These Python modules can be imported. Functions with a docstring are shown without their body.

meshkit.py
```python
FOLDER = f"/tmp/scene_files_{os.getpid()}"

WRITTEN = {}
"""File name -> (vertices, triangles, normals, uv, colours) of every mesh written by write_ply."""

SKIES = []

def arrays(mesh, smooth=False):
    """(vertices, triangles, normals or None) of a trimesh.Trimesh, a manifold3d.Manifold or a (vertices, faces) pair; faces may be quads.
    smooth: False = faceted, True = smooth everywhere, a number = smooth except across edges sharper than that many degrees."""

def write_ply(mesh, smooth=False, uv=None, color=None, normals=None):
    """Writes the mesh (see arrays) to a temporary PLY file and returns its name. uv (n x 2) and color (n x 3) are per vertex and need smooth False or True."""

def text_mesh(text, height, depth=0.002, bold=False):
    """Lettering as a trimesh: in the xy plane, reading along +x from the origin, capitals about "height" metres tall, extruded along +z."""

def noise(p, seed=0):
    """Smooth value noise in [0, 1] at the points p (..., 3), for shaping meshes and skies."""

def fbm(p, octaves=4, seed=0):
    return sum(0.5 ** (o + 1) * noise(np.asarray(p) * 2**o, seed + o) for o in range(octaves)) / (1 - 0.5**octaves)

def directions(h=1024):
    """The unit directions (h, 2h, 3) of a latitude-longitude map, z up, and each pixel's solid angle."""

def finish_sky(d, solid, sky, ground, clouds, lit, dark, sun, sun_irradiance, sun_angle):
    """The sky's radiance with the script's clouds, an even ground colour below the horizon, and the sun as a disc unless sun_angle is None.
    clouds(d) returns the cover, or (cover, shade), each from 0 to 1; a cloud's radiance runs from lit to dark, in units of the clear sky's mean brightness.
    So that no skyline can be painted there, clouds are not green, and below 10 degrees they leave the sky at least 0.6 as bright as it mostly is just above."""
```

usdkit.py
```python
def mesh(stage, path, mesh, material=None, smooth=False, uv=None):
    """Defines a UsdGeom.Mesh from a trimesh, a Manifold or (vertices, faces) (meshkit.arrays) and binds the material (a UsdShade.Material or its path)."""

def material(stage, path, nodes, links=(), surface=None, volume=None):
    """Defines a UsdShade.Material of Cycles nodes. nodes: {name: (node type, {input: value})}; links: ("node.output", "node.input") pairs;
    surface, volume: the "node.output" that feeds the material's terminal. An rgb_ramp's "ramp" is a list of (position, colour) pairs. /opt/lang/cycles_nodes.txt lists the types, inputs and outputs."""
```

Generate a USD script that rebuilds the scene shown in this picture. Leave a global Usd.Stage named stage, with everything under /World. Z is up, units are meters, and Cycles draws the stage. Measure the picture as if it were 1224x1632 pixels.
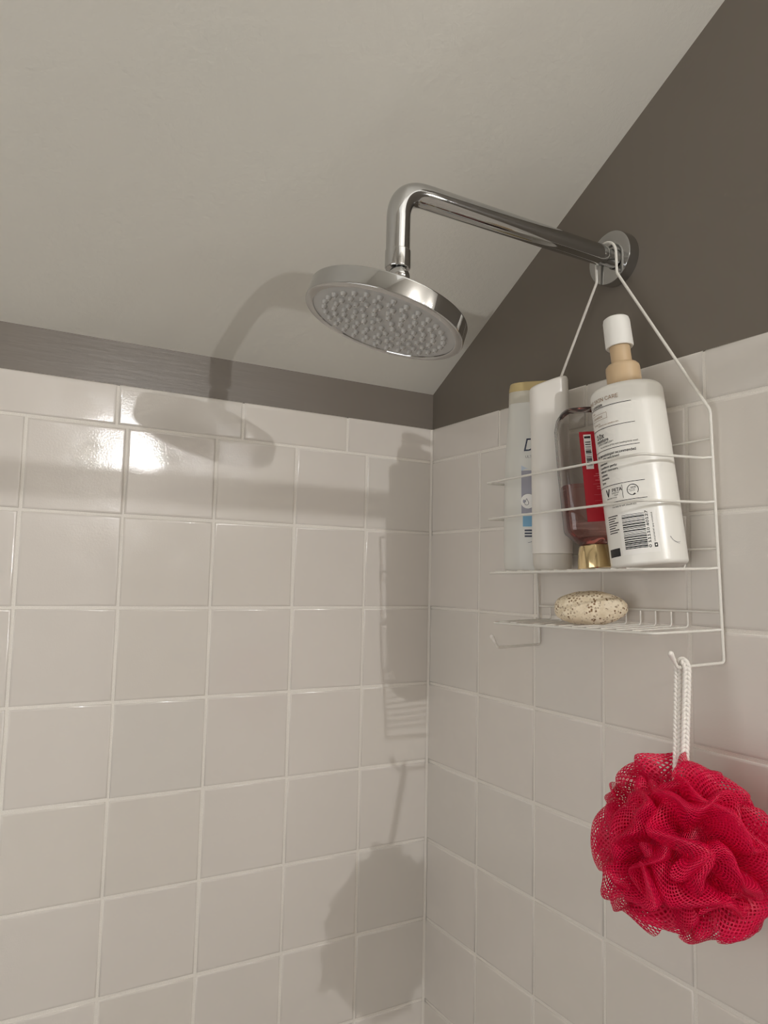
import math, random
import numpy as np, trimesh, usdkit, meshkit
from pxr import Usd, UsdGeom, UsdLux, UsdShade, Gf, Sdf

random.seed(7)
rng = np.random.default_rng(7)
stage = Usd.Stage.CreateInMemory()
UsdGeom.SetStageUpAxis(stage, UsdGeom.Tokens.z)
UsdGeom.SetStageMetersPerUnit(stage, 1.0)
UsdGeom.Xform.Define(stage, '/World')
UsdGeom.Scope.Define(stage, '/World/Looks')

# ------------------------------------------------------------------ camera
# origin: inside corner of the two tiled walls, at the top of the first full row of tiles. -x along the back wall, -y along the right wall
EYE = np.array([-0.6106, -0.9145, -0.1768])
CAM = np.array([[0.86401, -0.50304, 0.02096], [0.06346, 0.06750, -0.99570], [0.49946, 0.86163, 0.09024]])   # right, down, forward
FPX = 1184.26
cam = UsdGeom.Camera.Define(stage, '/World/camera')
cam.CreateHorizontalApertureAttr(36.0)
cam.CreateVerticalApertureAttr(48.0)
cam.CreateFocalLengthAttr(36.0 * FPX / 1224)
cam.CreateClippingRangeAttr(Gf.Vec2f(0.02, 50))
cam.AddTransformOp().Set(Gf.Matrix4d(*CAM[0], 0, *(-CAM[1]), 0, *(-CAM[2]), 0, *EYE, 1))
EXPOSURE = -0.71
cam.CreateExposureAttr(EXPOSURE)

# ------------------------------------------------------------------ light: the three bulbs of the vanity bar behind the camera
def bulb(name, loc, power, radius=0.008):
    l = UsdLux.SphereLight.Define(stage, '/World/' + name)
    l.AddTranslateOp().Set(Gf.Vec3d(*loc))
    l.CreateRadiusAttr(radius)
    l.CreateIntensityAttr(power * (0.013 / radius) ** 2)
    l.CreateColorAttr(Gf.Vec3f(0.985, 0.99, 1.0))
    return l
BULB = 4200.0
bulb('vanity_bulb', (-0.11, -1.66, 0.235), BULB)
bulb('vanity_bulb_001', (0.20, -1.66, 0.235), BULB * 0.07, 0.03)
bulb('vanity_bulb_002', (0.51, -1.66, 0.235), BULB * 0.32, 0.03)
# frosted ceiling panel over the bathroom floor: the soft fill
panel = UsdLux.RectLight.Define(stage, '/World/ceiling_panel_light')
panel.AddTranslateOp().Set(Gf.Vec3d(-0.10, -1.40, 0.70))
panel.CreateWidthAttr(1.2); panel.CreateHeightAttr(0.55)
panel.CreateIntensityAttr(0.9)
panel.CreateColorAttr(Gf.Vec3f(0.98, 0.99, 1.01))
# frosted window in the wall at the far end of the tub: evening daylight from the left
window = UsdLux.RectLight.Define(stage, '/World/window_light')
window.AddTranslateOp().Set(Gf.Vec3d(-1.285, -0.85, -0.35))
window.AddRotateYOp().Set(-90.0)
window.CreateWidthAttr(1.0); window.CreateHeightAttr(0.85)
window.CreateIntensityAttr(2.85)
window.CreateColorAttr(Gf.Vec3f(0.98, 1.0, 1.03))
dome = UsdLux.DomeLight.Define(stage, '/World/sky')
dome.CreateIntensityAttr(0.0)

# ------------------------------------------------------------------ helpers
count = {}
def numbered(parent, name):
    k = count.get((parent, name), 0)
    count[(parent, name)] = k + 1
    return f'{parent}/{name}' + (f'_{k:03d}' if k else '')

def data(prim, **kw):
    for k, v in kw.items():
        if v: prim.SetCustomDataByKey(k, v)
    return prim

def thing(name, label=None, category=None, matrix=None, group=None, kind=None):
    p = numbered('/World', name)
    x = UsdGeom.Xform.Define(stage, p)
    if matrix is not None: x.AddTransformOp().Set(Gf.Matrix4d(*np.asarray(matrix, float).T.ravel().tolist()))
    data(x.GetPrim(), label=label, category=category, group=group, kind=kind)
    return p

def obj(parent, name, mesh, mat, smooth=30, label=None, uv=None, **kw):
    p = numbered(parent, name)
    m = usdkit.mesh(stage, p, mesh, MATS[mat], smooth=smooth, uv=uv)
    data(m.GetPrim(), label=label, **kw)
    return p

def box(x0, x1, y0, y1, z0, z1):
    b = trimesh.creation.box((x1 - x0, y1 - y0, z1 - z0))
    b.apply_translation(((x0 + x1) / 2, (y0 + y1) / 2, (z0 + z1) / 2))
    return b

def join(*ms): return trimesh.util.concatenate([m for m in ms])

def unit(v): v = np.asarray(v, float); return v / np.linalg.norm(v)

def tube(path, r, n=10, closed=False, cap=True):
    """Sweep of a circle along a path; r a number or one per point."""
    P = np.asarray(path, float); m = len(P); r = np.broadcast_to(r, (m,))
    if closed: T = np.roll(P, -1, 0) - np.roll(P, 1, 0)
    else: T = np.gradient(P, axis=0)
    T /= np.linalg.norm(T, axis=1, keepdims=True)
    a = np.cross(T[0], [0, 0, 1.0]) if abs(T[0][2]) < .9 else np.cross(T[0], [1.0, 0, 0])
    a = unit(a); ang = np.linspace(0, 2 * np.pi, n, endpoint=False); V = []
    for i in range(m):
        a = unit(a - T[i] * (a @ T[i])); b = np.cross(T[i], a)
        V.append(P[i] + r[i] * (np.cos(ang)[:, None] * a + np.sin(ang)[:, None] * b))
    F = []
    for i in range(m if closed else m - 1):
        j = (i + 1) % m
        for k in range(n):
            l = (k + 1) % n
            F += [[i*n+k, i*n+l, j*n+l], [i*n+k, j*n+l, j*n+k]]
    V = np.vstack(V)
    if not closed and cap:
        V = np.vstack([V, P[:1], P[-1:]]); s, e = m * n, m * n + 1
        for k in range(n):
            l = (k + 1) % n
            F += [[s, l, k], [e, (m-1)*n+k, (m-1)*n+l]]
    return trimesh.Trimesh(V, F, process=False)

def fillet(pts, rad, n=6):
    """Polyline with its corners rounded."""
    P = [np.asarray(p, float) for p in pts]; out = [P[0]]
    rad = np.broadcast_to(rad, (len(P),))
    for i in range(1, len(P) - 1):
        if rad[i] <= 0: out.append(P[i]); continue
        a, b, c = P[i-1], P[i], P[i+1]; u, v = unit(a - b), unit(c - b)
        cosang = np.clip(u @ v, -1, 1); half = math.acos(cosang) / 2
        if half > math.pi / 2 - .02: out.append(b); continue
        d = min(rad[i] / math.tan(half), .49 * np.linalg.norm(a - b), .49 * np.linalg.norm(c - b))
        for t in np.linspace(0, 1, n + 1): out.append((1-t)**2 * (b + u*d) + 2*t*(1-t) * b + t*t * (b + v*d))
    out.append(P[-1])
    return np.array(out)

def lathe(profile, n=64):
    """profile: (radius, height) pairs about z."""
    V, F, rows = [], [], []
    for r, h in profile:
        if r < 1e-9: rows.append([len(V)]); V.append((0, 0, h))
        else:
            rows.append(list(range(len(V), len(V) + n)))
            V += [(r*math.cos(t), r*math.sin(t), h) for t in np.linspace(0, 2*np.pi, n, endpoint=False)]
    for a, b in zip(rows[:-1], rows[1:]):
        for k in range(n):
            l = (k + 1) % n
            if len(a) == 1 and len(b) == 1: continue
            if len(a) == 1: F.append([a[0], b[l], b[k]])
            elif len(b) == 1: F.append([a[k], a[l], b[0]])
            else: F += [[a[k], a[l], b[l]], [a[k], b[l], b[k]]]
    return trimesh.Trimesh(V, F, process=False)

def superellipse(a, b, e, n=72):
    t = np.linspace(0, 2*np.pi, n, endpoint=False); c, s = np.cos(t), np.sin(t)
    return np.stack([a*np.sign(c)*np.abs(c)**(2/e), b*np.sign(s)*np.abs(s)**(2/e)], 1)

def loft(sections, n=72, cap0=True, cap1=True, slant=None):
    """sections: (height, half width, half depth, exponent); slant(x, y, h) lifts points."""
    V = []
    for h, a, b, e in sections:
        q = superellipse(a, b, e, n); V.append(np.column_stack([q, np.full(n, h)]))
    m = len(V); V = np.vstack(V); F = []
    for i in range(m - 1):
        for k in range(n):
            l = (k + 1) % n
            F += [[i*n+k, i*n+l, (i+1)*n+l], [i*n+k, (i+1)*n+l, (i+1)*n+k]]
    V = np.vstack([V, [[0, 0, sections[0][0]], [0, 0, sections[-1][0]]]]); s, e = m*n, m*n+1
    for k in range(n):
        l = (k + 1) % n
        if cap0: F.append([s, l, k])
        if cap1: F.append([e, (m-1)*n+k, (m-1)*n+l])
    if slant: V[:, 2] = slant(V[:, 0], V[:, 1], V[:, 2])
    return trimesh.Trimesh(V, F, process=False)

def moved(mesh, mat4):
    m = mesh.copy(); m.apply_transform(mat4); return m

def frame(origin, x, y, z):
    m = np.eye(4); m[:3, 0], m[:3, 1], m[:3, 2], m[:3, 3] = x, y, z, origin; return m

def ray(px, py):
    return unit(np.array([(px - 612) / FPX, (py - 816) / FPX, 1.0]) @ CAM)

# ------------------------------------------------------------------ materials
MATS = {}
def mat(name, nodes, links=(), surface='p.BSDF'):
    MATS[name] = usdkit.material(stage, '/World/Looks/' + name, nodes, links, surface=surface)

def srgb(r, g, b):
    f = lambda c: (c / 255 / 12.92) if c / 255 <= .04045 else ((c / 255 + .055) / 1.055) ** 2.4
    return (f(r), f(g), f(b))

def plain(name, col, rough=.5, metal=0., **kw):
    mat(name, {'p': ('principled_bsdf', {'base_color': col, 'roughness': rough, 'metallic': metal, **kw})})

TILE_COLORS = [srgb(221, 214, 206), srgb(222, 215, 207), srgb(219, 213, 205), srgb(221, 214, 205)]
for i, c in enumerate(TILE_COLORS):
    mat(f'tile_glaze_{"abcd"[i]}', {
        'g': ('geometry', {}),
        'n': ('noise_texture', {'scale': 14.0 + i, 'detail': 1.5, 'roughness': .5}),
        'n2': ('noise_texture', {'scale': 420.0, 'detail': 3.0, 'roughness': .6}),
        'nm': ('noise_texture', {'scale': 22.0, 'detail': 3.0, 'roughness': .6}),
        'rr': ('map_range', {'from_min': .42, 'from_max': .62, 'to_min': .07, 'to_max': .19, 'clamp': True}),
        'b': ('bump', {'strength': .30, 'distance': .0030}),
        'b2': ('bump', {'strength': .15, 'distance': .0006}),
        'p': ('principled_bsdf', {'base_color': c, 'roughness': .1, 'specular_ior_level': .5})},
        [('g.position', 'n.vector'), ('g.position', 'n2.vector'), ('g.position', 'nm.vector'), ('n.fac', 'b.height'), ('n2.fac', 'b2.height'),
         ('b.normal', 'b2.normal'), ('b2.normal', 'p.normal'), ('nm.fac', 'rr.value'), ('rr.result', 'p.roughness')])
mat('grout', {
    'g': ('geometry', {}), 'n': ('noise_texture', {'scale': 900.0, 'detail': 3.0}),
    'r': ('rgb_ramp', {'ramp': [(.3, srgb(230, 224, 214)), (.7, srgb(240, 234, 225))]}),
    'b': ('bump', {'strength': .4, 'distance': .0006}),
    'p': ('principled_bsdf', {'roughness': .6})},
    [('g.position', 'n.vector'), ('n.fac', 'r.fac'), ('r.color', 'p.base_color'), ('n.fac', 'b.height'), ('b.normal', 'p.normal')])
def paint(name, col, strength, dist, rough, streak=None):
    nodes = {'g': ('geometry', {}), 'm': ('mapping', {'scale': streak or (1, 1, 1)}),
        'n': ('noise_texture', {'scale': 170.0, 'detail': 3.0, 'roughness': .55}),
        'n2': ('noise_texture', {'scale': 45.0, 'detail': 2.0, 'roughness': .5}),
        'a': ('math', {'math_type': 'add'}),
        'b': ('bump', {'strength': strength, 'distance': dist}),
        'p': ('principled_bsdf', {'base_color': col, 'roughness': rough, 'specular_ior_level': .4})}
    mat(name, nodes, [('g.position', 'm.vector'), ('m.vector', 'n.vector'), ('m.vector', 'n2.vector'), ('n.fac', 'a.value1'), ('n2.fac', 'a.value2'),
                      ('a.value', 'b.height'), ('b.normal', 'p.normal')])
paint('ceiling_paint', srgb(212, 208, 198), .40, .0013, .42)
paint('wall_paint', srgb(116, 108, 98), .16, .0009, .36)
paint('band_paint', srgb(118, 110, 101), .22, .0010, .33, (.12, 1, 1.2))
paint('room_paint', srgb(196, 190, 181), .3, .001, .5)
plain('caulk', srgb(222, 215, 205), .4)
plain('floor_tile', srgb(150, 142, 132), .4)
plain('tub_enamel', srgb(232, 228, 222), .12)
mat('chrome', {
    'g': ('geometry', {}), 'n': ('noise_texture', {'scale': 60.0, 'detail': 4.0}),
    'rr': ('map_range', {'from_min': .45, 'from_max': .75, 'to_min': .045, 'to_max': .16, 'clamp': True}),
    'p': ('principled_bsdf', {'base_color': (.51, .51, .505), 'metallic': 1.0, 'roughness': .06})},
    [('g.position', 'n.vector'), ('n.fac', 'rr.value'), ('rr.result', 'p.roughness')])
plain('satin_plate', (.50, .50, .49), .42, .35)
plain('nozzle_rubber', srgb(192, 189, 183), .3)
plain('white_wire', srgb(226, 222, 213), .3)
plain('hook_cap', srgb(232, 226, 218), .35)
def shade(name, c, rough, sss=.0, **kw):
    plain(name, c, rough, 0., **kw)
shade('pump_white', srgb(233, 230, 222), .28)
shade('cap_white', srgb(238, 235, 228), .38)
shade('tan_plastic', srgb(203, 176, 140), .32)
shade('bottle_white', srgb(228, 223, 215), .33)
shade('bottle_cap_grey', srgb(206, 200, 190), .4)
shade('pearl_white', srgb(216, 214, 206), .33)
mat('amber_cap', {'p': ('principled_bsdf', {'base_color': srgb(226, 203, 148), 'roughness': .22, 'transmission_weight': .35, 'ior': 1.45})})
mat('frosted_cap', {'p': ('principled_bsdf', {'base_color': srgb(214, 208, 192), 'roughness': .35, 'transmission_weight': .2, 'ior': 1.4})})
mat('gold', {'p': ('principled_bsdf', {'base_color': (.83, .66, .38), 'metallic': 1.0, 'roughness': .12})})
mat('clear_plastic', {
    'f': ('fresnel', {'IOR': 1.55}), 't': ('transparent_bsdf', {'color': (.925, .915, .905)}),
    'g': ('glossy_bsdf', {'color': (1, 1, 1), 'roughness': .05}), 'x': ('mix_closure', {})},
    [('f.fac', 'x.fac'), ('t.BSDF', 'x.closure1'), ('g.BSDF', 'x.closure2')], surface='x.closure')
mat('red_liquid', {'p': ('principled_bsdf', {'base_color': srgb(240, 184, 178), 'roughness': .04, 'transmission_weight': .92, 'ior': 1.34})})
plain('red_label', srgb(176, 22, 40), .35)
plain('ink_dark', srgb(66, 62, 60), .5)
plain('ink_black', srgb(32, 31, 32), .5)
plain('ink_bronze', srgb(150, 124, 98), .45)
plain('ink_pale', srgb(206, 196, 180), .45)
plain('ink_pink', srgb(206, 110, 112), .45)
plain('ink_navy', srgb(40, 44, 66), .45)
plain('ink_grey', srgb(128, 126, 130), .45)
plain('label_white', srgb(236, 233, 227), .4)
plain('panel_lilac', srgb(152, 150, 160), .4)
plain('panel_blue', srgb(112, 164, 196), .4)
plain('panel_pale_blue', srgb(190, 200, 212), .4)
mat('soap_speckled', {
    'c': ('texture_coordinate', {}), 'v': ('voronoi_texture', {'scale': 330.0, 'randomness': 1.0}),
    'n': ('noise_texture', {'scale': 130.0, 'detail': 4.0, 'roughness': .65}), 'n2': ('noise_texture', {'scale': 420.0, 'detail': 2.0}),
    'lt': ('rgb_ramp', {'ramp': [(.35, srgb(222, 204, 172)), (.6, srgb(240, 226, 200))]}),
    'k': ('rgb_ramp', {'ramp': [(.0, (1, 1, 1)), (.26, (1, 1, 1)), (.48, (0, 0, 0)), (1, (0, 0, 0))]}),
    'k2': ('rgb_ramp', {'ramp': [(.0, (0, 0, 0)), (.44, (0, 0, 0)), (.54, (1, 1, 1)), (1, (1, 1, 1))]}),
    'km': ('mix', {'mix_type': 'multiply', 'fac': 1.0}), 'kb': ('rgb_to_bw', {}),
    'x': ('mix', {'mix_type': 'mix', 'color2': srgb(132, 100, 64)}),
    'b': ('bump', {'strength': .5, 'distance': .0012}), 'p': ('principled_bsdf', {'roughness': .6})},
    [('c.object', 'v.vector'), ('c.object', 'n.vector'), ('c.object', 'n2.vector'), ('n.fac', 'lt.fac'), ('v.distance', 'k.fac'), ('n.fac', 'k2.fac'),
     ('k.color', 'km.color1'), ('k2.color', 'km.color2'), ('km.color', 'kb.color'), ('kb.val', 'x.fac'), ('lt.color', 'x.color1'), ('x.color', 'p.base_color'),
     ('n.fac', 'b.height'), ('b.normal', 'p.normal')])
plain('cord_white', srgb(238, 232, 224), .6, 0., sheen_weight=.2)
NET_U, NET_V = 190.0, 190.0
mat('net_red', {
    'u': ('uvmap', {'attribute': 'st'}), 'sx': ('separate_xyz', {}),
    'ad': ('math', {'math_type': 'add'}), 'su': ('math', {'math_type': 'subtract'}),
    'fa': ('math', {'math_type': 'pingpong', 'value2': 1.0}), 'fs': ('math', {'math_type': 'pingpong', 'value2': 1.0}),
    'mn': ('math', {'math_type': 'minimum'}), 'lt': ('math', {'math_type': 'less_than', 'value2': .36}),
    'lo': ('math', {'math_type': 'maximum', 'value2': .0}),
    'd': ('principled_bsdf', {'base_color': srgb(228, 20, 78), 'roughness': .45, 'specular_ior_level': .35}),
    'tr': ('translucent_bsdf', {'color': srgb(230, 24, 84)}), 'dm': ('mix_closure', {'fac': .35}),
    't': ('transparent_bsdf', {}), 'x': ('mix_closure', {})},
    [('u.UV', 'sx.vector'), ('sx.x', 'ad.value1'), ('sx.y', 'ad.value2'), ('sx.x', 'su.value1'), ('sx.y', 'su.value2'), ('ad.value', 'fa.value1'), ('su.value', 'fs.value1'),
     ('fa.value', 'mn.value1'), ('fs.value', 'mn.value2'), ('mn.value', 'lt.value1'), ('lt.value', 'lo.value1'), ('d.BSDF', 'dm.closure1'), ('tr.BSDF', 'dm.closure2'),
     ('lo.value', 'x.fac'), ('t.BSDF', 'x.closure1'), ('dm.closure', 'x.closure2')], surface='x.closure')

# ------------------------------------------------------------------ the room shell
ROWS = [-0.0015, -0.1078, -0.2165, -0.3255, -0.4350, -0.5437, -0.6520, -0.7606, -0.8690, -0.9777]
A_COLS = [0.0, -0.1099, -0.2177, -0.3276, -0.4381, -0.5481, -0.6580, -0.7680, -0.8780, -0.9880]
B_COLS = [0.0, -0.1165, -0.2262, -0.3350, -0.4439, -0.5530, -0.6620, -0.7710]
A_TRIM = [0.0, -0.1415, -0.2940, -0.4505, -0.6050, -0.7590, -0.9130, -0.9880]
B_TRIM = [0.0, -0.1570, -0.3120, -0.4645, -0.6190, -0.7710]
TOP, THICK, CEIL0, SLOPE = 0.0485, 0.006, 0.1030, 0.5772
FLOOR, Y_FRONT, X_LEFT, X_RIGHT, Z_FLAT = -1.75, -1.80, -1.30, 1.35, 0.72
WALL_END = -0.785

def slab(w, h, t, top_round=False):
    """One glazed tile in its own plane: u 0..w, v 0..h, front at 0, back at -t; the edge is rounded."""
    ins = [0.0, 0.0, 0.0008, 0.0030]; dep = [-t, -.0018, -.00045, 0.0]
    V = []
    for i, d in zip(ins, dep):
        it = i * (2.2 if top_round else 1)
        V += [(i, i, d), (w - i, i, d), (w - i, h - it, d), (i, h - it, d)]
    F = []
    for k in range(3):
        for j in range(4):
            l = (j + 1) % 4
            F += [[k*4+j, k*4+l, k*4+4+l], [k*4+j, k*4+4+l, k*4+4+j]]
    F += [[12, 13, 14], [12, 14, 15]]
    return np.array(V, float), F

def tiles(parent, cols, rows, name, put, gap=.0030, top_round=False):
    for j in range(len(rows) - 1):
        for i in range(len(cols) - 1):
            a0, a1 = abs(cols[i]), abs(cols[i+1]); z1, z0 = rows[j], rows[j+1]
            g0 = gap / 2 if i else .0010
            w, h = a1 - a0 - gap / 2 - g0, z1 - z0 - gap / 2 - (0 if top_round else gap / 2)
            V, F = slab(w, h, THICK, top_round)
            tu, tv = rng.normal(0, .0022, 2)
            V[:, 2] += (V[:, 0] - w/2) * tu + (V[:, 1] - h/2) * tv
            V[:, 0] += a0 + g0; V[:, 1] += z0 + gap / 2
            if name == 'tile': V[:, 0] += rng.normal(0, .0003); V[:, 1] += rng.normal(0, .0003)
            W, flip = put(V)
            f = np.array(F)[:, ::-1] if flip else F
            obj(parent, name, trimesh.Trimesh(W, f, process=False), 'tile_glaze_' + random.choice('abcd'), smooth=60)
put_a = lambda V: (np.column_stack([-V[:, 0], -V[:, 2], V[:, 1]]), False)      # back wall: front faces -y
put_b = lambda V: (np.column_stack([-V[:, 2], -V[:, 0], V[:, 1]]), True)       # right wall: front faces -x

wa = thing('wall_back', 'back shower wall of white square tiles under a taupe painted band', kind='structure')
obj(wa, 'plaster', box(X_LEFT, .0, .0065, .10, FLOOR, .16), 'room_paint', False)
obj(wa, 'grout_bed', box(A_COLS[-1], .0012, .0013, .0065, ROWS[-1], TOP - .0012), 'grout', False)
obj(wa, 'painted_band', box(X_LEFT, .004, .0022, .0065, TOP - .0025, CEIL0 + .02), 'band_paint', False, label='taupe painted band between tiles and ceiling')
tiles(wa, A_COLS, ROWS, 'tile', put_a)
tiles(wa, A_TRIM, [TOP, ROWS[0]], 'trim_tile', put_a, top_round=True)

wb = thing('wall_right', 'right shower wall of white square tiles with taupe paint above', kind='structure')
pl = trimesh.creation.extrude_polygon(__import__('shapely').Polygon([(.1, FLOOR), (.1, .30), (WALL_END, Z_FLAT + .1), (WALL_END, FLOOR)]), .11, engine='earcut')
def yz(m, x0):     # polygon (y, z) extruded along x
    v = m.vertices; return trimesh.Trimesh(np.column_stack([x0 + v[:, 2], v[:, 0], v[:, 1]]), m.faces, process=False)
obj(wb, 'plaster', yz(pl, .0065), 'room_paint', False)
obj(wb, 'grout_bed', box(.0013, .0065, B_COLS[-1], .0012, ROWS[-1], TOP - .0012), 'grout', False)
S = __import__('shapely').Polygon
pp = trimesh.creation.extrude_polygon(S([(.004, TOP - .0025), (.004, .12), (WALL_END, CEIL0 - SLOPE * WALL_END + .02), (WALL_END, TOP - .0025)]), .0043, engine='earcut')
obj(wb, 'painted_upper_wall', yz(pp, .0022), 'wall_paint', False, label='taupe painted wall above the tiles')
tiles(wb, B_COLS, ROWS, 'tile', put_b)
tiles(wb, B_TRIM, [TOP, ROWS[0]], 'trim_tile', put_b, top_round=True)
# caulk in the inside corner
q = np.array([(-.0028, .0), (.0, .0), (.0, -.0028), (-.0010, -.0010)])
obj(wb, 'corner_caulk', trimesh.creation.extrude_polygon(S(q), TOP - ROWS[-1] - .001, engine='earcut').apply_translation((0, 0, ROWS[-1])), 'caulk', False, label='bead of white caulk in the inside corner')

# sloped ceiling, flat further out
yk = -(Z_FLAT - CEIL0) / SLOPE
cs = trimesh.creation.extrude_polygon(S([(.02, CEIL0 - SLOPE * .02), (yk, Z_FLAT), (Y_FRONT - .05, Z_FLAT), (Y_FRONT - .05, Z_FLAT + .1), (.02, Z_FLAT + .1)]), X_RIGHT - X_LEFT + .1, engine='earcut')
p = obj('/World', 'ceiling', yz(cs, X_LEFT - .05), 'ceiling_paint', False, label='off-white sloped ceiling with light roller texture', kind='structure')
obj('/World', 'wall_left', box(X_LEFT - .08, X_LEFT, Y_FRONT, .1, FLOOR, Z_FLAT + .05), 'room_paint', False, label='plain wall at the far end of the tub, left of the photo', kind='structure')
obj('/World', 'wall_front', box(X_LEFT, X_RIGHT, Y_FRONT - .08, Y_FRONT, FLOOR, Z_FLAT + .05), 'room_paint', False, label='plain bathroom wall behind the camera', kind='structure')
obj('/World', 'wall_side', box(X_RIGHT, X_RIGHT + .08, Y_FRONT, .1, FLOOR, Z_FLAT + .05), 'room_paint', False, label='plain bathroom wall beyond the shower', kind='structure')
obj('/World', 'floor', box(X_LEFT, X_RIGHT, Y_FRONT, .1, FLOOR - .08, FLOOR), 'floor_tile', False, label='plain bathroom floor', kind='structure')

# ------------------------------------------------------------------ shower arm, flange and head (one chrome fixture)
ARM_Y, ARM_Z, DROP_X, ARM_R = -0.3585, 0.1775, -0.2795, 0.0110
FLANGE_X = .0022                       # painted surface
sh = thing('shower_fixture', 'round chrome shower head on a bent wall arm with a disc flange', 'shower head', frame((FLANGE_X, ARM_Y, ARM_Z), *np.eye(3)))
loc = lambda P: np.asarray(P, float) - np.array([FLANGE_X, ARM_Y, ARM_Z])
def along(axis, origin, mesh):
    z = unit(axis); x = unit(np.cross(z, [.2, 1, .1])); return moved(mesh, frame(loc(origin), x, np.cross(z, x), z))
obj(sh, 'flange', along((-1, 0, 0), (FLANGE_X, ARM_Y, ARM_Z), lathe([(0, 0), (.0290, 0), (.0292, .001), (.0292, .0125), (.0288, .0136), (.0278, .0140), (0, .0140)], 96)), 'chrome', 35)
obj(sh, 'arm_collar', along((-1, 0, 0), (FLANGE_X - .0138, ARM_Y, ARM_Z), lathe([(0, 0), (.0098, 0), (.0098, .0085), (0, .0086)], 48)), 'chrome', 35)
apath = fillet([(-.0215, ARM_Y, ARM_Z), (-.12, ARM_Y, ARM_Z), (DROP_X, ARM_Y, ARM_Z), (DROP_X, ARM_Y, .118)], [0, 0, .040, 0], 20)
apath = np.vstack([apath[:1], np.linspace(apath[0], apath[1], 10)[1:-1], apath[1:]])
obj(sh, 'arm', tube(loc(apath), ARM_R, 40), 'chrome', 35)
obj(sh, 'arm_collar', along((0, 0, -1), (DROP_X, ARM_Y, .1185), lathe([(0, 0), (.0113, 0), (.0117, .0006), (.0117, .0155), (.0108, .017), (0, .017)], 48)), 'chrome', 35)
HN = unit((.265, -.1035, 1.0)); HC = np.array([-.2921, -.3572, .0478]); HR = .0728
hz = HN; hx = unit(np.cross([0, 1, 0], hz)); hy = np.cross(hz, hx)
HM = frame(loc(HC), hx, hy, hz)
obj(sh, 'swivel_ball', trimesh.creation.icosphere(3, .0098).apply_translation(loc(HC + HN * .0475)), 'chrome', True)
obj(sh, 'swivel_neck', moved(lathe([(0, .018), (.016, .018), (.0125, .0235), (.0098, .030), (.0092, .040), (0, .0405)], 48), HM), 'chrome', 35)
obj(sh, 'head_body', moved(lathe([(HR - .0075, .0016), (HR - .0070, .0002), (HR - .0064, 0.), (HR - .0016, 0.), (HR - .0004, .0005), (HR, .0016), (HR, .0150), (HR - .0005, .0162), (HR - .002, .0168), (.05, .0182), (.016, .0192), (0, .0193)], 128), HM), 'chrome', 30)
obj(sh, 'spray_plate', moved(lathe([(0, .0013), (0.0001, .0012), (HR - .0073, .0012)][1:][::-1] + [(0, .0012)], 96).copy(), HM), 'satin_plate', 30, label='satin grey spray plate')
nz = lathe([(0, -.0012), (.0008, -.0013), (.0013, -.0021), (.0018, -.0020), (.0025, -.0003), (.0029, .0013)], 12)
for ring, (rad, num) in enumerate([(.0100, 5), (.0190, 9), (.0280, 14), (.0370, 20), (.0460, 24), (.0552, 30)]):
    for k in range(num):
        a = 2 * np.pi * (k + .35 * ring) / num
        obj(sh, 'nozzle', moved(nz, HM @ frame((rad*math.cos(a), rad*math.sin(a), 0), *np.eye(3))), 'nozzle_rubber', 40)

# curtain rod (its shadow crosses the back wall)
rp = np.linspace((X_LEFT, -.762, .069), (.001, -.762, .069), 2)
obj('/World', 'curtain_rod', tube(rp, .0105, 24), 'chrome', 30, label='straight chrome shower curtain rod spanning the tub in front of the tiled walls', category='curtain rod')

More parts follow.
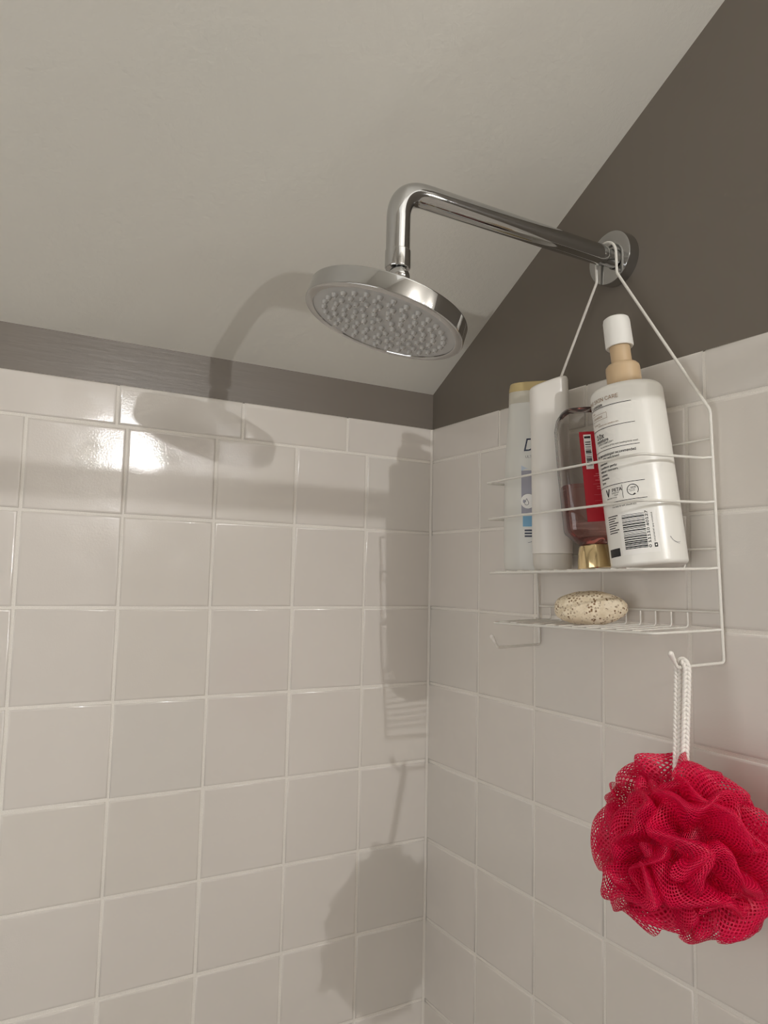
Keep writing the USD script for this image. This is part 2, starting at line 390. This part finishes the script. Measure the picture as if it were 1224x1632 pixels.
# ------------------------------------------------------------------ wire caddy
def euler(lean, roll):
    cl, sl, cr, sr = math.cos(lean), math.sin(lean), math.cos(roll), math.sin(roll)
    rx = np.array([[1, 0, 0], [0, cr, -sr], [0, sr, cr]]); ry = np.array([[cl, 0, sl], [0, 1, 0], [-sl, 0, cl]])
    return ry @ rx
CR = euler(-.0316, -.0175); CO = np.array([-.0170, -.357, .19])
def cad(u, v, w):         # caddy coordinates: u to the right along the wall, v down, w out from the wall
    return CO + CR @ np.array([-w, -u, -v])
U_, D_, W_ = CR @ np.array([0, -1., 0]), CR @ np.array([0, 0, -1.]), CR @ np.array([-1., 0, 0])
UR, UL, DEP, DEP3, HK = .1181, -.1251, .0808, .0768, .0626
V2, V3, VH, RB1, RB2 = .3530, .4086, .4375, .2325, .3345
F1, F2 = .2510, .2922
IR, IL = .0120, .0090
WIRE, RAIL, THIN = .00150, .00125, .00085
cb = cad(0, VH, 0)
cd = thing('shower_caddy', 'white coated wire shower caddy hanging from the shower arm', 'shower caddy', frame(cb, *np.eye(3)))
cw = lambda *pts: np.array([cad(*p) for p in pts]) - cb
um = -.0035
left_hook = [(UL, VH, 0), (UL, VH, HK), (UL, VH - .013, HK + .0085)]
right_hook = [(UR, VH, 0), (UR, VH, HK), (UR, VH - .013, HK + .0085)]
top_u, top_c = .0142, .0015
loop = [(top_c + top_u * math.cos(t), .0125 - .0150 * math.sin(t), 0) for t in np.linspace(np.pi, 0, 15)]
fpts = left_hook[::-1] + [(UL, .206, 0), (top_c - top_u, .036, 0)] + loop + [(top_c + top_u, .036, 0), (UR, .206, 0)] + right_hook
fr = [0, .004, .004, .012, .008] + [0] * 15 + [.008, .012, .004, .004, 0]
obj(cd, 'frame', tube(fillet(cw(*fpts), fr, 8), WIRE, 12), 'white_wire', True)
for hk in (left_hook, right_hook):
    a, b = cw(hk[2])[0], cw(hk[1])[0]; d = unit(a - b)
    cap_ = tube(np.array([a - d*.009, a - d*.004, a - d*.0005, a + d*.0008, a + d*.0018]), [.0017, .0023, .0026, .0020, .0006], 14)
    obj(cd, 'hook_tip', cap_, 'hook_cap', 60, label='rounded white plastic hook tip')
def rim(v, dep, ir, il, r, kink=.004):
    pts = [(UL, v - .0006, 0), (UL + il * .35, v, .007), (UL + il, v, dep), (UR - ir, v, dep), (UR - ir * .35, v, .007), (UR, v - .0006, 0)]
    return tube(fillet(cw(*pts), [0, .006, .009, .009, .006, 0], 8), r, 10)
obj(cd, 'guard_rail', rim(F1, DEP, IR, IL, RAIL), 'white_wire', True)
obj(cd, 'guard_rail', rim(F2, DEP, IR, IL, RAIL), 'white_wire', True)
obj(cd, 'shelf_rim', rim(V2, DEP, IR, IL, RAIL + .0001), 'white_wire', True)
obj(cd, 'tray_rim', rim(V3, DEP3, IR, IL, RAIL + .0001), 'white_wire', True)
for v in (RB1, RB2, .3925):
    obj(cd, 'back_rail', tube(cw((UL, v, -.0005), (UR, v, -.0005)), RAIL - .0002, 10), 'white_wire', True)
NW = 11
for k in range(NW):
    u = UL + .022 + (UR - UL - .057) * k / (NW - 1)
    pts = fillet(cw((u, RB2 + .0016, .0012), (u, V2 - .0012, .0012), (u, V2 - .0012, DEP)), [0, .004, 0], 5)
    obj(cd, 'shelf_wire', tube(pts, THIN, 8), 'white_wire', True)
for k in range(NW):
    u = UL + .022 + (UR - UL - .057) * k / (NW - 1)
    pts = fillet(cw((u, .3925 + .001, .0012), (u, V3 - .0012, .0012), (u, V3 - .0012, DEP3)), [0, .004, 0], 5)
    obj(cd, 'tray_wire', tube(pts, THIN, 8), 'white_wire', True)

# ------------------------------------------------------------------ bottles
SHELF = V2 - .0012 - THIN
def stand(u, w, top_u, top_w, height, turn, v=SHELF):
    """4x4 of a thing at (u, w) on the shelf whose axis reaches (top_u, top_w) at height; local -y faces the camera, turned by turn (rad) to the right."""
    b = cad(u, v, w); t = cad(top_u, v - height, top_w); z = unit(t - b)
    toward = EYE - b; toward = unit(toward - z * (toward @ z)); x = np.cross(-toward, z)   # x points right in the picture
    c, s = math.cos(turn), math.sin(turn)
    y = -toward
    return frame(b, c * x + s * y, -s * x + c * y, z)

def wrap(mesh, outline, lift, step=.0008):
    """Bends a flat mesh (x along the girth from the front, y = height) on to a surface outline(h) -> (a, b, e); arc length measured from the front (-y)."""
    m = mesh
    v = m.vertices.copy(); out = np.zeros_like(v)
    for hq in np.unique(np.round(v[:, 1], 4)):
        sel = np.round(v[:, 1], 4) == hq
        a, b, e = outline(hq)
        t = np.linspace(-np.pi, 0, 721); c, s = np.cos(t), np.sin(t)
        X, Y = a*np.sign(c)*np.abs(c)**(2/e), b*np.sign(s)*np.abs(s)**(2/e)
        L = np.concatenate([[0], np.cumsum(np.hypot(np.diff(X), np.diff(Y)))]); L -= np.interp(0, X, L)
        px, py = np.interp(v[sel, 0], L, X), np.interp(v[sel, 0], L, Y)
        nx, ny = np.gradient(Y, L), -np.gradient(X, L)
        qx, qy = np.interp(v[sel, 0], L, nx), np.interp(v[sel, 0], L, ny); k = np.hypot(qx, qy)
        z = lift + v[sel, 2]
        out[sel] = np.column_stack([px + qx / k * z, py + qy / k * z, v[sel, 1]])
    return trimesh.Trimesh(out, m.faces, process=False)

def strip(x0, x1, y0, y1, n=None):
    """Flat rectangle cut in a grid so that it can be bent."""
    n = n or max(1, int(abs(x1 - x0) / .003)); m = max(1, int(abs(y1 - y0) / .008))
    X, Y = np.meshgrid(np.linspace(x0, x1, n + 1), np.linspace(y0, y1, m + 1))
    V = np.column_stack([X.ravel(), Y.ravel(), np.zeros(X.size)]); F = []
    for r in range(m):
        for k in range(n):
            a = r * (n + 1) + k; F += [[a, a+1, a+n+2], [a, a+n+2, a+n+1]]
    return trimesh.Trimesh(V, F, process=False)

def words(text, h, x, y, bold=False, right=False, slant=0., squeeze=1.):
    m = meshkit.text_mesh(text, h, .00004, bold); v = m.vertices.copy()
    v[:, 0] = v[:, 0] * squeeze + v[:, 1] * slant
    if right: v[:, 0] -= v[:, 0].max()
    v[:, 0] += x; v[:, 1] += y
    return trimesh.Trimesh(v, m.faces, process=False)

def ring(cx, cy, r, w, a0=0., a1=360., n=48):
    t = np.radians(np.linspace(a0, a1, n + 1)); V, F = [], []
    for k in t: V += [(cx + (r-w)*math.cos(k), cy + (r-w)*math.sin(k), 0), (cx + r*math.cos(k), cy + r*math.sin(k), 0)]
    for k in range(n): F += [[2*k, 2*k+1, 2*k+3], [2*k, 2*k+3, 2*k+2]]
    return trimesh.Trimesh(V, F, process=False)

def poly(pts):
    v, f = trimesh.creation.triangulate_polygon(S(pts), engine='earcut')
    return trimesh.Trimesh(np.column_stack([v, np.zeros(len(v))]), f, process=False)

def vround(sections, r0, r1, n=6):
    """Adds rounded lower and upper edges (radii r0, r1) to loft sections."""
    s = list(sections); out = []
    h, a, b, e = s[0]
    for t in np.linspace(0, np.pi/2, n): out.append((h + r0*(1-math.cos(t)), a - r0*(1-math.sin(t)), b - r0*(1-math.sin(t)), e))
    out += s[1:-1]; h, a, b, e = s[-1]
    for t in np.linspace(np.pi/2, 0, n): out.append((h - r1*(1-math.sin(t))*0 - r1 + r1*math.cos(t), a - r1*(1-math.sin(t)), b - r1*(1-math.sin(t)), e))
    return out

# white pump bottle
PH = .1755
pm = thing('pump_bottle', 'white pump bottle with tan collar and small printed text, nearest the right end', 'pump bottle', stand(.0755, .041, .0560, .041, PH, 0.))
PA, PB = .0345, .0325
obj(pm, 'body', loft(vround([(0, PA, PB, 2.15), (.02, PA, PB, 2.15), (.10, PA, PB, 2.15), (.14, PA - .0003, PB, 2.15), (PH, PA - .0006, PB - .0004, 2.15)], .004, .0075, 8), 96), 'pump_white', 50)
obj(pm, 'collar', lathe([(.0163, PH - .002), (.0163, PH + .020), (.0158, PH + .0225), (.0140, PH + .0245), (.0112, PH + .0255), (0, PH + .0256)], 64), 'tan_plastic', 35, label='tan screw collar')
obj(pm, 'pump_stem', lathe([(.0098, PH + .024), (.0098, PH + .052), (0, PH + .053)], 48), 'tan_plastic', 35, label='tan pump stem')
obj(pm, 'pump_cap', lathe([(.0100, PH + .043), (.0127, PH + .0425), (.0133, PH + .0435), (.0134, PH + .045), (.0130, PH + .069), (.0122, PH + .0722), (.0105, PH + .0735), (0, PH + .0745)], 64), 'cap_white', 35, label='white pump actuator cap')
sp = fillet([(0, .004, PH + .0665), (.004, .020, PH + .0665), (.008, .034, PH + .0635)], .006, 5)
obj(pm, 'spout', tube(sp, np.linspace(.0052, .0034, len(sp)), 16), 'cap_white', 40)
po = lambda h: (PA, PB, 2.15)
inkd, inkb, inkz, inkp, white_ = [], [], [], [], []
XL = -.047
def hline(y, x1, k=.00028): inkd.append(strip(XL, x1, y - k, y + k, 24))
inkb.append(words('ONE SKIN CARE', .0037, -.0075, .1590, right=True))
inkd.append(words('CLEANSER', .0022, -.040, .1545, True))
hline(.1535, .0035)
inkb.append(words('with', .0016, -.040, .1492))
for a in ((-.041, -.0205, .1420, .1423), (-.041, -.0205, .1475, .1478), (-.0208, -.0205, .1420, .1478)): inkb.append(strip(*a, 8))
inkb.append(words('CERAMIDE', .0019, -.0395, .1438))
inkb.append(words('for very dry', .0014, -.040, .1378))
inkb.append(words('normal to very sensitive skin', .0013, -.0100, .1356, right=True, squeeze=.95))
hline(.1330, .0045)
inkd.append(words('10x', .0046, -.0385, .1240, True))
inkd.append(words('moisture', .0029, -.0385, .1203, True))
inkd.append(words('LIPID COMPLEX*', .0017, -.0370, .1178))
inkd.append(words('*vs moisture of the next leading body wash', .0015, .0050, .1146, right=True, squeeze=.92))
hline(.1120, .0060)
inkd.append(words('#1 dermatologist recommended', .0023, .0020, .1062, True, True, squeeze=.9))
inkd.append(words('skin care brand', .0019, -.0135, .1032, True, True))
for k, t in enumerate(['Cleanses', 'Conditions gently', 'Without cleansers', 'Sulfates', 'Parabens', 'Dyes']):
    inkd.append(words(t, .0019, -.0385, .0985 - .0036 * k, True))
hline(.0775, .0060)
inkz.append(poly([(-.034, .0745), (-.0325, .0745), (-.0312, .0700), (-.0295, .0748), (-.0283, .0742), (-.0306, .0672), (-.0316, .0672)]))
inkz.append(words('PETA', .0030, -.0258, .0710, True))
inkd.append(words('APPROVED', .0011, -.0262, .0690)); inkd.append(words('Vegan', .0011, -.0240, .0672))
inkd.append(words('Global Animal Test Free', .0010, -.0335, .0650, squeeze=.8))
inkd.append(strip(-.0150, -.0146, .0635, .0760, 1))
inkz.append(ring(-.0055, .0698, .0052, .0006, -40, 280)); inkd.append(words('100%', .0013, .0010-.0085, .0712, True)); inkd.append(words('RECYCLED', .0008, -.0008-.0085, .0697)); inkd.append(words('BOTTLE', .0008, .0005-.0085, .0684))
inkz.append(poly([(-.0060, .0652), (-.0045, .0648), (-.0030, .0656), (-.0043, .0666)]))
hline(.0612, .0062)
inkd.append(words('Wet skin. Apply body wash, lather & rinse.', .0014, .0055, .0585, right=True, squeeze=.86))
inkd.append(words('Use daily for soft, smooth skin', .0014, -.0040, .0560, right=True, squeeze=.86))
white_.append(strip(-.0225, .0115, .0110, .0505, 10))
r2 = random.Random(3); y = .0475
while y > .0165:
    t = r2.choice([.0004, .0004, .0007, .0011]); inkz.append(strip(-.0190, .0012, y - t, y, 6)); y -= t + r2.choice([.0004, .0005, .0009])
dg = meshkit.text_mesh('0 11110 40127', .0023, .00004, True); dv = dg.vertices.copy()
s_ = .0335 / np.ptp(dv[:, 0]); inkz.append(trimesh.Trimesh(np.column_stack([.0042 - dv[:, 1], .0155 + (dv[:, 0] - dv[:, 0].min()) * s_, dv[:, 2]]), dg.faces, process=False))
sm = meshkit.text_mesh('smartlabel app enabled', .0014, .00004, False); sv = sm.vertices.copy()
inkd.append(trimesh.Trimesh(np.column_stack([.0082 - sv[:, 1], .0205 + (sv[:, 0] - sv[:, 0].min()) * (.0265 / np.ptp(sv[:, 0])), sv[:, 2]]), sm.faces, process=False))
inkz.append(strip(.0067, .0095, .0155, .0192, 1)); white_b = [strip(.0075, .0087, .0166, .0181, 1)]
for k in range(8): inkd.append(strip(-.0360, -.0230 - .002 * (k % 3), .0480 - .0022 * k, .0489 - .0022 * k, 4))
inkz.append(strip(-.0405, -.0250, .0110, .0185, 6))
inkp = [ring(.030, .0270, .0085, .0003, 200, 290, 16), ring(.032, .0290, .0115, .0003, 205, 270, 16)]
obj(pm, 'hair', join(*[wrap(m, po, .0002) for m in inkp]), 'ink_grey', False, label='stray hair stuck to the bottle')
obj(pm, 'label_panel', join(*[wrap(m, po, .00008) for m in white_]), 'label_white', False, label='white barcode panel')
obj(pm, 'print', join(*[wrap(m, po, .00014) for m in inkd]), 'ink_dark', False, label='small dark grey printed text and rules')
obj(pm, 'print', join(*[wrap(m, po, .00014) for m in inkz]), 'ink_black', False, label='barcode, digits, seal and bold symbols in black')
obj(pm, 'print', join(*[wrap(m, po, .00014) for m in inkb]), 'ink_bronze', False, label='bronze lettering SKIN CARE')
obj(pm, 'print', join(*[wrap(m, po, .00022) for m in white_b]), 'label_white', False)

# clear upside-down bottle with red liquid and gold cap
CH = .1650
cl = thing('body_wash_bottle', 'clear upside-down bottle half full of red liquid with a red label and gold cap', 'bottle', stand(.0122, .0450, -.0010, .0450, CH, .26))
obj(cl, 'cap', lathe([(0, 0), (.0168, 0), (.0176, .0008), (.0174, .006), (.0160, .016), (.0146, .0225), (.0138, .0236), (0, .0236)], 64), 'gold', 35, label='shiny gold cap at the bottom')
CA, CB = .0270, .0185
csec = [(.0236, .0130, .0110, 2.2), (.0262, .0150, .0125, 2.5), (.0290, .0185, .0140, 3.0), (.0370, CA - .0012, CB - .0008, 4.0), (.0395, CA - .0002, CB - .0002, 4.2), (.0420, CA, CB, 4.2), (.10, CA + .0008, CB, 4.0), (.145, CA + .0004, CB, 3.6),
        (.156, CA - .002, CB - .001, 3.1), (.162, CA - .006, CB - .004, 2.8), (CH, CA - .010, CB - .007, 2.6), (CH - .0008, CA - .013, CB - .010, 2.4), (CH - .0022, .006, .004, 2.2)]
obj(cl, 'shell', loft(csec, 96, cap0=False), 'clear_plastic', 40, label='clear plastic bottle wall')
LQ = .0850
def inner(h, k=.0011):
    hs = [s[0] for s in csec[:9]]; return (np.interp(h, hs, [s[1] for s in csec[:9]]) - k, np.interp(h, hs, [s[2] for s in csec[:9]]) - k, np.interp(h, hs, [s[3] for s in csec[:9]]))
lsec = [(h, *inner(h)) for h in (.0245, .0262, .0290, .0330, .0370, .0395, .0420, .065, LQ)]
obj(cl, 'liquid', loft(lsec, 96), 'red_liquid', 40, label='red liquid filling the lower half')
co = lambda h: inner(h, 0.)
lab = wrap(strip(-.0085, .0285, .0455, .137, 16), co, .0004)
obj(cl, 'label', lab, 'red_label', False, label='red paper label')
obj(cl, 'label_panel', wrap(strip(-.0045, .0030, .0985, .1340, 3), co, .0006), 'label_white', False, label='white barcode panel on the red label')
bars, y = [wrap(strip(-.0038, .0023, .1300, .1322, 3), co, .0008)], .1265
r3 = random.Random(5)
while y > .1010:
    t = r3.choice([.0003, .0004, .0009, .0012]); bars.append(wrap(strip(-.0035, .0020, y - t, y, 3), co, .0008)); y -= t + r3.choice([.0004, .0007, .0014])
obj(cl, 'print', join(*bars), 'ink_black', False, label='black barcode bars')
pk = []
for k, (x0, x1) in enumerate([(.004, .0200), (.002, .0205), (.006, .0210), (.003, .0200)]): pk.append(strip(x0, x1, .0930 - .0022*k, .0938 - .0022*k, 6))
for yy in (.0830, .0720, .0660, .0590): pk.append(strip(.0005, .0235, yy, yy + .0003, 8))
for k, (x0, x1) in enumerate([(.004, .013), (.004, .0125), (.008, .020), (.006, .020), (.010, .020)]): pk.append(strip(x0, x1, [.0800, .0778, .0690, .0630, .0560][k], [.0808, .0786, .0697, .0637, .0567][k], 4))
obj(cl, 'print', join(*[wrap(m, co, .0006) for m in pk]), 'ink_pink', False, label='fine pink rules and small print')

# plain white bottle standing on its cap, slanted top
WH = .2030
wt = thing('conditioner_bottle', 'plain white tall bottle standing on its cap with a slanted top', 'bottle', stand(-.0455, .0490, -.0418, .0490, WH, -.05))
def slant_top(x, y, h): return h + np.where(h > .150, (h - .150) / (WH - .150), 0) * (x * .30)
wsec = vround([(.0172, .0212, .0158, 2.3), (.03, .0212, .0160, 2.3), (.07, .0206, .0160, 2.3), (.11, .0203, .0158, 2.35), (.15, .0202, .0155, 2.5), (.185, .0206, .0150, 2.9), (WH, .0206, .0145, 3.2)], .0012, .0040, 6)
obj(wt, 'body', loft(wsec, 96, slant=slant_top), 'bottle_white', 45)
obj(wt, 'cap', loft(vround([(0, .0190, .0148, 2.3), (.006, .0203, .0155, 2.3), (.0172, .0206, .0155, 2.3)], .0015, .0006), 96), 'bottle_cap_grey', 40, label='greyish white cap at the bottom')

# pearl white shampoo bottle with amber cap on top
DH = .2080
dv_ = thing('shampoo_bottle', 'pearl white bottle with amber cap and dark script logo, leftmost on the shelf', 'bottle', stand(-.0915, .0310, -.0835, .0310, DH, -.10))
dsec = [(0, .0355, .0205, 2.3), (.01, .0365, .0210, 2.3), (.05, .0365, .0212, 2.3), (.10, .0352, .0205, 2.35), (.15, .0325, .0190, 2.45), (.190, .0298, .0170, 2.6)]
obj(dv_, 'body', loft(vround(dsec, .002, .0005), 96), 'pearl_white', 45)
obj(dv_, 'cap_skirt', loft(vround([(.1897, .0299, .0171, 2.6), (.195, .0298, .0170, 2.6), (.2035, .0295, .0168, 2.6)], .0004, .0004), 96), 'frosted_cap', 40, label='frosted lower part of the cap')
obj(dv_, 'cap', loft(vround([(.2033, .0296, .0169, 2.6), (.206, .0296, .0168, 2.6), (.2140, .0285, .0160, 2.7)], .0004, .0025), 96), 'amber_cap', 40, label='amber cap')
def do(h):
    hs = [s[0] for s in dsec]; return tuple(np.interp(h, hs, [s[i] for s in dsec]) for i in (1, 2, 3))
logo = words('Dove', .0142, -.0125, .1340, slant=.22, squeeze=.92)
bird = [poly([(-.004, .1555), (.003, .1580), (.010, .1555), (.004, .1540)]), poly([(-.003, .1580), (.001, .1610), (.007, .1610), (.003, .1590)])]
navy = []
ultra = words('ULTRA', .0028, -.0095, .1262)
seal = ring(-.0065, .0775, .0088, .0006, -80, 125)
gr = []
dr = [(0, .0045)] + [(.0026*math.cos(t), -.001 + .0026*math.sin(t)) for t in np.radians(np.linspace(20, -200, 16))]
o_ = S(dr); i_ = o_.buffer(-.0006)
pv, pf = trimesh.creation.triangulate_polygon(o_.difference(i_), engine='earcut'); gr.append(trimesh.Trimesh(np.column_stack([pv[:, 0] - .0080, pv[:, 1] + .0765, np.zeros(len(pv))]), pf, process=False))
for k, x1 in enumerate((.0150, .0130, .0115)): navy.append(strip(-.0105, x1, .0440 - .0032*k, .0458 - .0032*k, 5))
arc = ring(-.008, .0450, .0140, .0006, -85, -30)
wd = lambda m, k: wrap(m, do, k)
obj(dv_, 'label_panel', wd(strip(-.0140, .0210, .0640, .1120, 14), .0001), 'panel_lilac', False, label='lilac grey label panel')
obj(dv_, 'label_panel', wd(poly([(-.0140, .1120), (-.0140, .1180), (-.009, .1150), (.001, .1130), (.011, .1135), (.021, .1120)]), .00012), 'panel_pale_blue', False, label='pale curved wave on the label')
obj(dv_, 'label_panel', wd(ring(-.0065, .0775, .0082, .0082, 0, 360, 40), .0002), 'label_white', False, label='round white seal')
obj(dv_, 'label_panel', wd(strip(-.0125, .0170, .0492, .0610, 12), .00014), 'panel_blue', False, label='light blue label block')
obj(dv_, 'logo', wd(logo, .0002), 'ink_navy', False, label='navy slanted script logo')
for m in bird: obj(dv_, 'logo_wing', wd(m, .0002), 'ink_navy', False)
for m in navy: obj(dv_, 'print', wd(m, .0002), 'ink_navy', False)
obj(dv_, 'print', wd(ultra, .0002), 'ink_grey', False, label='small grey capitals')
obj(dv_, 'seal_ring', wd(seal, .0003), 'ink_grey', False)
obj(dv_, 'drop_symbol', wd(gr[0], .0003), 'ink_grey', False)
obj(dv_, 'seal_arc', wd(arc, .0003), 'ink_grey', False)

# speckled soap bar
sc = cad(-.0035, V3 - .0012 - THIN, .038)
sv_, toward = -D_, None
sz = -D_; ty = EYE - sc; ty = unit(ty - sz * (ty @ sz)); sx = np.cross(-ty, sz)
so = thing('soap_bar', 'cream oatmeal soap bar with brown specks lying in the lower tray of the caddy', 'soap', frame(sc, sx, -ty, sz))
ic = trimesh.creation.icosphere(5, 1.0); v = ic.vertices.copy()
pw = lambda x, e: np.sign(x) * np.abs(x) ** e
v = np.column_stack([pw(v[:, 0], .86), pw(v[:, 1], .74), pw(v[:, 2], .74)])
tp = 1 - .30 * np.clip(v[:, 0], 0, 1) ** 2 - .05 * np.clip(-v[:, 0], 0, 1)
v = np.column_stack([v[:, 0] * .0362, v[:, 1] * .0245 * tp, v[:, 2] * .0172 * tp])
nn = ic.vertices; v += nn * ((meshkit.fbm(v * 90.) - .5) * .0022)[:, None]
v[:, 2] = np.maximum(v[:, 2], -.0160); v[:, 2] -= v[:, 2].min()
obj(so, 'bar', trimesh.Trimesh(v, ic.faces, process=False), 'soap_speckled', True)

# ------------------------------------------------------------------ bath pouf on a braided cord
hang = cad(UR, VH, HK * .90)
pc = EYE + ray(1086, 1350) * ((-.078 - EYE[0]) / ray(1086, 1350)[0]); PR = .0725
pf_ = thing('bath_pouf', 'bright red mesh bath pouf hanging by a white braided cord from the caddy hook', 'bath pouf', frame(pc, *np.eye(3)))
# cord: a loop over the hook, two braided legs down into the pouf
h0 = hang - pc + np.array([0, 0, .0012])
bot = np.array([0, 0, PR * .72])
leg = lambda s: np.array([bot + np.array([-.0, s*.0036, 0]), bot * .5 + h0 * .5 + np.array([0, s*.0042, 0]), h0 + np.array([0, s*.0047, -.004])])
top = np.array([h0 + np.array([0, .0047*math.cos(t), -.004 + .0085*math.sin(t)]) for t in np.linspace(np.pi, 0, 9)])[::-1]
cpath = np.vstack([np.linspace(leg(1)[0], leg(1)[2], 30), top[1:-1], np.linspace(leg(-1)[2], leg(-1)[0], 30)])
seg = np.concatenate([[0], np.cumsum(np.linalg.norm(np.diff(cpath, axis=0), axis=1))])
ss = np.linspace(0, seg[-1], 420); C = np.column_stack([np.interp(ss, seg, cpath[:, k]) for k in range(3)])
T = np.gradient(C, axis=0); T /= np.linalg.norm(T, axis=1, keepdims=True)
view = unit(EYE - (hang + pc) / 2); SD = np.cross(T, view); SD /= np.linalg.norm(SD, axis=1, keepdims=True); NB = np.cross(SD, T)
strands = []
for k in range(4):
    th = ss / .0150 * 2 * np.pi + k * np.pi / 2
    strands.append(tube(C + SD * (np.sin(th) * .0021)[:, None] + NB * (np.sin(2 * th) * .0010)[:, None], .00155, 8))
obj(pf_, 'cord', join(*strands), 'cord_white', True, label='white braided hanging cord')

def lobe(axis, seed, R, spread, thick, wave, nu=40, nv=26):
    """One folded loop of netting: out from the core, over a rounded ridge that wanders sideways, and back."""
    r = np.random.default_rng(seed); z = unit(axis); x = unit(np.cross(z, r.normal(size=3))); y = np.cross(z, x)
    s = np.linspace(-1, 1, nu)[None, :]; t = np.linspace(0, 1, nv)[:, None]
    ph, ph2, ph3 = r.uniform(0, 6.28, 3); k1, k2 = r.uniform(.7, 1.2), r.uniform(1.8, 2.6); bend = r.uniform(-.5, .5)
    rise = np.sin(np.pi * t) ** .55
    ang = s * spread * (.35 + .65 * rise)
    ridge = R * (1 - .10 * s ** 2 + .035 * np.sin(k2 * np.pi * s + ph3))
    rad = .20 * R + (ridge - .20 * R) * rise
    lat = thick * np.cos(np.pi * t) * (.45 + .55 * rise) * (1 + .25 * np.sin(k1 * np.pi * s + ph2))
    side = wave * rise ** 1.4 * (np.sin(k1 * np.pi * s + ph) + .35 * np.sin(k2 * np.pi * s + ph2)) + bend * thick * rise ** 2
    P = (z[None, None] * np.cos(ang)[..., None] + x[None, None] * np.sin(ang)[..., None]) * rad[..., None] + y[None, None] * (lat + side)[..., None]
    P = P + (np.stack([meshkit.noise(P * 70 + 11 * k + seed, seed + k) for k in range(3)], -1) - .5) * .004 * rise[..., None]
    V = P.reshape(-1, 3); F = []
    for i in range(nv - 1):
        for j in range(nu - 1):
            a = i * nu + j; F += [[a, a+1, a+nu+1], [a, a+nu+1, a+nu]]
    UV = np.stack([np.broadcast_to(s * spread * R / .0019, (nv, nu)), np.broadcast_to(t * R * 1.7 / .0028, (nv, nu))], -1).reshape(-1, 2)
    return V, np.array(F), UV
def squash(V):         # the wall presses the pouf flat
    lim = -.0035 - pc[0]; d = V[:, 0] - (lim - .02)
    V = V.copy(); m = d > 0; V[m, 0] = (lim - .02) + .02 * np.tanh(d[m] / .02); return V
cs_ = trimesh.creation.icosphere(4, PR * .52); cs_.vertices *= (1 + .25 * (meshkit.noise(cs_.vertices * 80, 5) - .5))[:, None]
obj(pf_, 'core', trimesh.Trimesh(squash(cs_.vertices), cs_.faces, process=False), 'net_red', True, uv=np.column_stack([np.arctan2(cs_.vertices[:, 1], cs_.vertices[:, 0]) * 44, cs_.vertices[:, 2] / .0016]))
NP = 40
for k in range(NP):
    ph = math.acos(1 - 2 * (k + .5) / NP); th = math.pi * (1 + 5 ** .5) * k + 1.1
    ax = np.array([math.cos(th)*math.sin(ph), math.sin(th)*math.sin(ph), math.cos(ph)]) + rng.normal(0, .10, 3)
    V, F, UV = lobe(ax, 100 + k, PR * rng.uniform(.88, 1.06), rng.uniform(.45, .80), rng.uniform(.007, .0125), rng.uniform(.009, .016))
    obj(pf_, 'ruffle', trimesh.Trimesh(squash(V), F, process=False), 'net_red', True, uv=UV)
